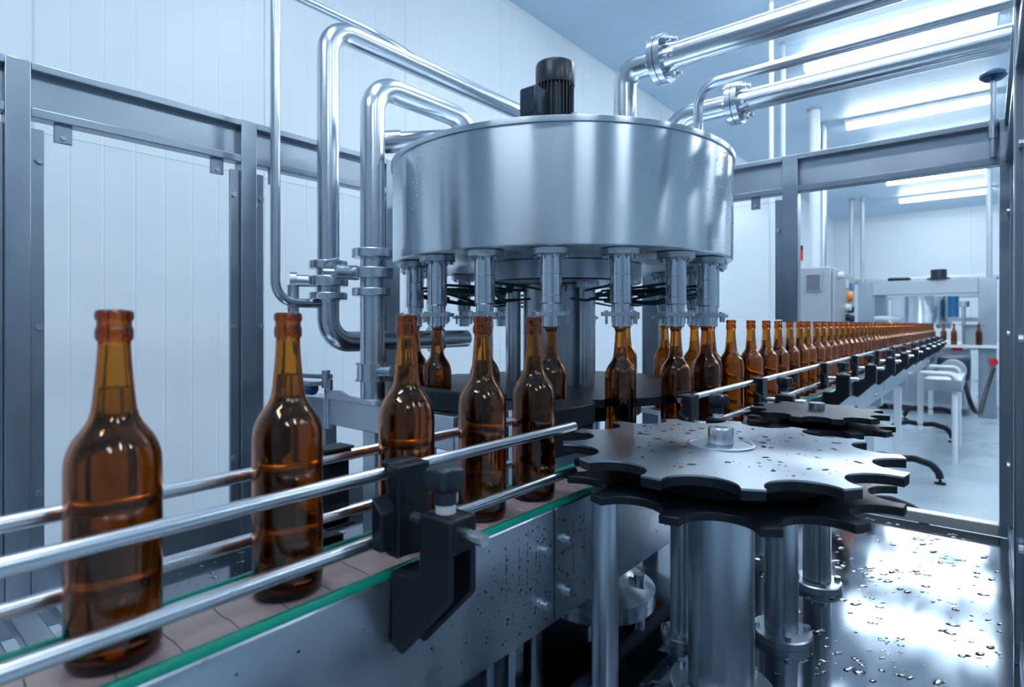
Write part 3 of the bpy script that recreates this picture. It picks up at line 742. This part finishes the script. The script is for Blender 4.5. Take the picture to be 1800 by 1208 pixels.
q = MB(); q.prism(star(11, .108, .108, .0215, SX, SY, .2, 10), -.159, -.150); q.build('top_plate', 'black', s2, bevel=.0008)
q = MB(); q.prism(star(11, .116, .114, .0215, SX, SY, .42, 10), -.180, -.171); q.build('lower_plate', 'black', s2, bevel=.0008)
q = MB(); q.cyl((SX, SY, -.171), (SX, SY, -.159), .05, 32); q.build('core_disc', 'blackrub', s2)
q = MB(); q.cyl((SX, SY, -.150), (SX, SY, -.138), .013, 24); q.build('hub_cap', 'pipe', s2)
q = MB(); q.box(SX-.06, SX+.055, SY-.02, SY+.02, -.192, -.1801); q.build('bearing_bracket', 'steel', s2)
q = MB(); q.cyl((SX, SY, ZT+.014), (SX, SY, -.192), .0225, 32); q.build('shaft_column', 'steel', s2)
base_flange(SX, SY, .040, s2)
def stand(x, y, r, zt, rf, label):
    t = thing('support_column', (x, y, ZT), label, 'column', 'polished support columns on the machine table')
    MB().cyl((x, y, ZT+.013), (x, y, zt), r, 32).build('tube', 'steel', t); base_flange(x, y, rf, t); return t
stand(.600, .352, .0158, -.1975, .03, 'tall bare steel column at the left, nearest the conveyor side plate')
stand(.905, .234, .0232, -.1975, .042, 'steel column with round foot right behind the big wheel shaft')
stand(.806, .343, .0175, -.1975, .032, 'slim steel column partly hidden behind the big wheel shaft')
stand(1.17, .343, .013, -.193, .026, 'thinnest steel column in the gap between two thicker ones')
# bearing housing under the conveyor
bh = thing('bearing_housing', (.86, .52, ZT), 'round steel bearing housing on the table below the conveyor', 'bearing')
q = MB(); q.lathe([(0, ZT), (.098, ZT), (.098, ZT+.012), (.088, ZT+.018), (.05, ZT+.05), (.04, ZT+.07), (0, ZT+.07)], (.86, .52), 48); q.build('housing', 'pipe', bh)
for k in range(5):
    a = 2*PI*k/5+3.6; q = MB(); q.cyl((.86+.075*math.cos(a), .52+.075*math.sin(a), ZT+.02), (.86+.075*math.cos(a), .52+.075*math.sin(a), ZT+.045), .009, 12); q.build('bolt', 'pipe', bh)

# ================================================================== WATER ON STEEL
dp = []
ctr = [(random.uniform(.62, 1.58), random.uniform(-.02, .33)) for _ in range(40)]
def clear(x, y):
    for (cx, cy, r) in ((WX, WY, .07), (SX, SY, .046), (.6, .352, .036), (.905, .234, .048), (.806, .343, .038), (1.17, .343, .03), (.86, .52, .11)):
        if math.hypot(x-cx, y-cy) < r: return False
    return XT0+.02 < x < XF-.05 and YR+.03 < y < YF-.04
for k in range(620):
    if random.random() < .6:
        c = random.choice(ctr); x, y = c[0]+random.gauss(0, .03), c[1]+random.gauss(0, .02)
    else: x, y = random.uniform(.35, 1.6), random.uniform(-.01, .42)
    if not clear(x, y): continue
    rr = random.choice([.0008, .001, .0013, .0016, .002, .0026, .0034, .0046])
    dp.append(((x, y, ZT), (0, 0, 1), rr, random.uniform(1.2, 2.8) if rr > .0015 else 1.2, random.uniform(-.5, .5)+PI/2))
for k in range(260):
    x, y = random.uniform(.3, .75), random.uniform(.55, 1.2)
    rr = random.choice([.001, .0016, .0024, .004])
    if clear(x, y): dp.append(((x, y, ZT), (0, 0, 1), rr, random.uniform(1.2, 2.5), random.uniform(-.5, .5)+PI/2))
wd = droplets('water_droplets', dp, None); tag(wd, 'clear water drops scattered over the steel machine table', 'water')
dp = []
for k in range(750):
    a = math.radians(A0+random.gauss(0, 50)); z = random.uniform(ZD0+.012, ZD1-.018)
    if random.random() < .5: a = math.radians(A0+random.choice([-38, -5, 22, 45, 62])+random.gauss(0, 6))
    rr = random.choice([.0006, .0007, .0009, .0011, .0014])
    dp.append(((FX+FR*math.cos(a), FY+FR*math.sin(a), z), (math.cos(a), math.sin(a), 0), rr, 1, 0))
droplets('water_droplets', dp, drum, .5)
dp = []; yp = YB-.052
for k in range(330):
    x = random.gauss(.50, .06) if random.random() < .6 else random.uniform(.15, .95); z = random.uniform(-.345, -.232)
    if x > 1.0 or x < .1 or abs(x-.559) < .006: continue
    rr = random.choice([.0005, .0006, .0008, .0011, .0015])
    dp.append(((x, yp, z), (0, -1, 0), rr, 1, 0))
for x in (.47, .492, .507, .523, .53, .60, .625, .66, .68):
    zz = random.uniform(-.25, -.235); le = random.uniform(.03, .08)
    while le > 0:
        s_ = random.uniform(.002, .006); dp.append(((x+random.gauss(0, .0004), yp, zz), (0, -1, 0), .0007, s_/.0012, 0)); zz -= s_*1.6; le -= s_*1.6
def fixang(pts):
    out = []
    for p, n_, r, el, a in pts:
        n2 = Vector(n_); u = n2.orthogonal().normalized(); v = n2.cross(u); Z = Vector((0, 0, 1)); out.append((p, n_, r, el, math.atan2(Z.dot(v), Z.dot(u))))
    return out
droplets('water_droplets', fixang(dp), cv, .5)

# ================================================================== FAR END OF THE HALL
def conduit(x, y, r, z0, label, cat='conduit', m='whitepaint', z1=ZC-.006):
    t = thing('conduit', (x, y, z0), label, cat)
    MB().cyl((x, y, z0), (x, y, z1), r, 16).build('tube', m, t); MB().cyl((x, y, z1-.02), (x, y, z1), r*1.4, 16).build('ceiling_flange', 'greysheet', t); return t
conduit(3.98, 1.09, .014, -1.0, 'thin white conduit from floor to ceiling, nearest behind the filler')
conduit(4.65, 1.19, .016, -1.0, 'thin white conduit from floor to ceiling close behind the control cabinet')
conduit(6.26, 1.31, .048, -1.0, 'thick white vertical duct behind the guard fence post')
conduit(6.75, 1.33, .028, -1.0, 'steel conduit close beside the thick white duct', m='pipe')
conduit(11.2, 1.78, .035, -1.0, 'grey conduit at the far wall, left of a pair', m='greysheet')
conduit(11.2, 1.62, .03, -1.0, 'grey conduit at the far wall, right of a pair', m='greysheet')
conduit(9.6, -.02, .03, -1.0, 'grey conduit right of the far machine portal', m='greysheet')
q = MB(); q.cyl((11.3, 2.30, .72), (11.3, -1.5, .72), .045, 14); q.cyl((11.3, 2.30, -1.0), (11.3, 2.30, .765), .04, 12); q.cyl((11.3, -1.5, -1.0), (11.3, -1.5, .765), .04, 12)
tag(q.build('pipe_rack', 'greysheet'), 'horizontal grey pipe rail crossing before the far wall', 'rail')
# control cabinet
cx0, cx1, cy0, cy1, cz = 4.2, 4.98, .785, 1.04, .375
cc_ = thing('control_cabinet', (4.5, 1.0, -1.0), 'grey control cabinet with vent grille and orange button beside the conveyor', 'cabinet')
MB().box(cx0, cx1, cy0, cy1, -1.0, cz).build('body', 'greysheet', cc_, bevel=.006)
MB().box(cx0+.02, cx1-.02, cy0-.018, cy0-.001, -.95, cz-.03).build('door', 'greysheet', cc_, bevel=.004)
v_ = MB(); v_.box(cx0-.012, cx0-.0005, .835, .935, .215, .335); v_ = v_.build('vent_grille', 'greysheet', cc_, bevel=.003)
for k in range(8): MB().box(cx0-.016, cx0-.0121, .845, .925, .226+k*.013, .233+k*.013).build('gap_shade', 'darkgap', v_)  # dark strips laid on the grille, painting the shade in its gaps
for (bx2, bz, m2, r2) in ((4.70, .195, 'orange', .038), (4.62, .115, 'white', .026), (4.72, .105, 'black', .026), (4.62, .045, 'black', .026), (4.74, .04, 'black', .026), (4.36, .325, 'white', .024)):
    q = MB(); q.cyl((bx2, cy0-.018, bz), (bx2, cy0-.05, bz), r2, 18, r2*.85); q.build('push_button', m2, cc_)
MB().box(4.60, 4.68, cy0-.026, cy0-.0185, .255, .315).build('label_plate', 'white', cc_); MB().box(4.74, 4.88, cy0-.03, cy0-.0185, .255, .295).build('display', 'bluepl', cc_)
be = thing('signal_beacon', (4.24, .98, cz), 'small red signal beacon above the control cabinet', 'beacon')
q = MB(); q.cyl((4.24, .98, cz), (4.24, .98, .43), .01, 10); q.build('pole', 'white', be)
q = MB(); q.cyl((4.24, .98, .43), (4.24, .98, .50), .022, 16); q.build('lamp', 'red', be)
q = MB(); q.cyl((4.24, .98, .50), (4.24, .98, .53), .022, 16); q.build('cap', 'black', be)
# far machine with portal frame
XM = 8.0
fm = thing('labelling_machine', (XM+.6, .55, -1.0), 'far bottling machine under a steel portal at the end of the line', 'machine')
for yy in (.0, 1.12):
    for xx in (XM, XM+1.3): MB().box(xx-.06, xx+.06, yy-.075, yy+.075, -1.0, .50).build('portal_post', 'frame', fm, bevel=.005)
for xx in (XM, XM+1.3): MB().box(xx-.061, xx+.061, .075, 1.045, .34, .499).build('portal_beam', 'greysheet', fm, bevel=.005)
MB().box(XM+.06, XM+1.24, -.07, .07, .40, .498).build('portal_beam', 'greysheet', fm); MB().box(XM+.06, XM+1.24, 1.05, 1.19, .40, .498).build('portal_beam', 'greysheet', fm)
MB().box(XM-.05, XM+1.2, .16, 1.03, -.93, -.28).build('base_cabinet', 'greysheet', fm, bevel=.01)
MB().box(XM-.054, XM-.0505, .2, .55, -.88, -.34).build('cabinet_door', 'header', fm); MB().box(XM-.054, XM-.0505, .6, .98, -.88, -.34).build('cabinet_door', 'header', fm)
for yy in (.25, .95):
    for xx in (XM+.05, XM+1.1): MB().cyl((xx, yy, -1.0), (xx, yy, -.93), .04, 12).build('foot', 'black', fm)
MB().box(XM-.25, XM+1.28, -.45, .158, -.25, -.223).build('deck', 'whitepaint', fm)
MB().box(XM-.25, XM-.062, .1581, .40, -.25, -.223).build('deck', 'whitepaint', fm)
MB().box(XM-.05, XM+1.25, .0751, 1.04, -.279, -.223).build('deck', 'whitepaint', fm)
for yy in (-.4,):
    MB().box(XM+.02, XM+.08, yy-.03, yy+.03, -1.0, -.25).build('deck_leg', 'whitepaint', fm); MB().box(XM+1.1, XM+1.16, yy-.03, yy+.03, -1.0, -.25).build('deck_leg', 'whitepaint', fm)
q = MB(); q.lathe([(0, .0), (.30, .0), (.30, .33), (0, .34)], (XM+.55, .62), 40); q.build('drum', 'drum', fm)
q = MB(); q.cyl((XM+.55, .62, -.223), (XM+.55, .62, 0), .12, 28); q.build('drum_column', 'steel', fm)
for k in range(9):
    a = 2*PI*k/9; q = MB(); q.cyl((XM+.55+.26*math.cos(a), .62+.26*math.sin(a), -.05), (XM+.55+.26*math.cos(a), .62+.26*math.sin(a), 0), .035, 12); q.build('head', 'steel', fm)
q = MB(); q.cyl((XM+.35, .30, .08), (XM+.35, .30, .32), .05, 18); q.build('applicator_motor', 'bluepl', fm)
q = MB(); q.box(XM+.3, XM+.4, .05, .35, .03, .075); q.build('applicator_arm', 'greysheet', fm)
q = MB(); q.lathe([(0, .05), (.22, .05), (.22, .07), (.08, .10), (0, .10)], (XM+.4, .98), 28); q.build('bell_cover', 'whitepaint', fm)
q = MB(); q.cyl((XM+.02, .20, -.223), (XM+.02, .20, .20), .018, 10); q.lathe([(0, .19), (.05, .19), (.05, .25), (0, .25)], (XM+.02, .20), 16); q.build('adjuster_post', 'steel', fm)
q = MB(); q.cyl((XM+.05, .10, -.223), (XM+.05, .10, 0), .10, 20); q.lathe([(0, -.01), (.15, -.01), (.15, 0), (0, 0)], (XM+.05, .10), 20); q.build('capper_turret', 'greysheet', fm)
q = MB(); q.box(XM-.04, XM+.10, .68, .90, .499, .54); q.build('top_cover', 'black', fm, bevel=.02)
q = MB(); q.cyl((XM, .42, .499), (XM, .42, .61), .075, 20); q.cyl((XM, .42, .499), (XM, .42, .515), .11, 20); q.build('top_motor', 'motor', fm)
q = MB(); q.cyl((XM-.062, -.05, -.4), (XM-.10, -.05, -.4), .04, 14); q.build('stop_button', 'red', fm)
q = MB(); q.cyl((XM-.15, .25, -.29), (XM-.15, .25, -.25), .045, 14); q.build('stop_button', 'red', fm)
for yy, lb in ((.07, 'amber bottle on the far deck just left of the portal post'), (-.13, 'amber bottle on the far deck right of the portal post'), (.37, 'first amber bottle past the end of the outgoing row'), (.28, 'second amber bottle past the end of the outgoing row')):
    put(XM-.12, yy, lb, 'amber bottles on the far machine deck', far, -.223)
# end drive of the conveyor: motor box and cable loop
cd = thing('conveyor_drive', (6.9, .25, -1.0), 'grey conveyor drive unit with hanging black cable near the far machine', 'drive')
MB().box(6.6, 7.1, .12, .36, -.52, -.30).build('gearbox', 'motorbox', cd, bevel=.03)
MB().cyl((6.4, .24, -.42), (6.6, .24, -.42), .10, 24).build('motor', 'greysheet', cd)
MB().box(6.7, 6.76, .2, .26, -1.0, -.52).build('stand', 'greysheet', cd)
q = MB(); q.tube([(6.5, .16, -.5), (6.4, .1, -.75), (6.8, .05, -.82), (7.3, .0, -.62), (7.6, -.05, -.45)], .018, .2, 10, 6); q.build('cable', 'black', cd)
tr = thing('drip_tray', (5.7, .2, -.9), 'white tubular side stand with tray next to the far conveyor', 'stand')
q = MB()
for xx in (5.2, 6.0): MB().tube([(xx, .18, -1.0), (xx, .18, -.36), (xx, .38, -.36)], .018, .04, 12, 4).build('tube_frame', 'whitepaint', tr)
MB().box(5.15, 6.05, .14, .36, -.48, -.40).build('tray', 'plate', tr)
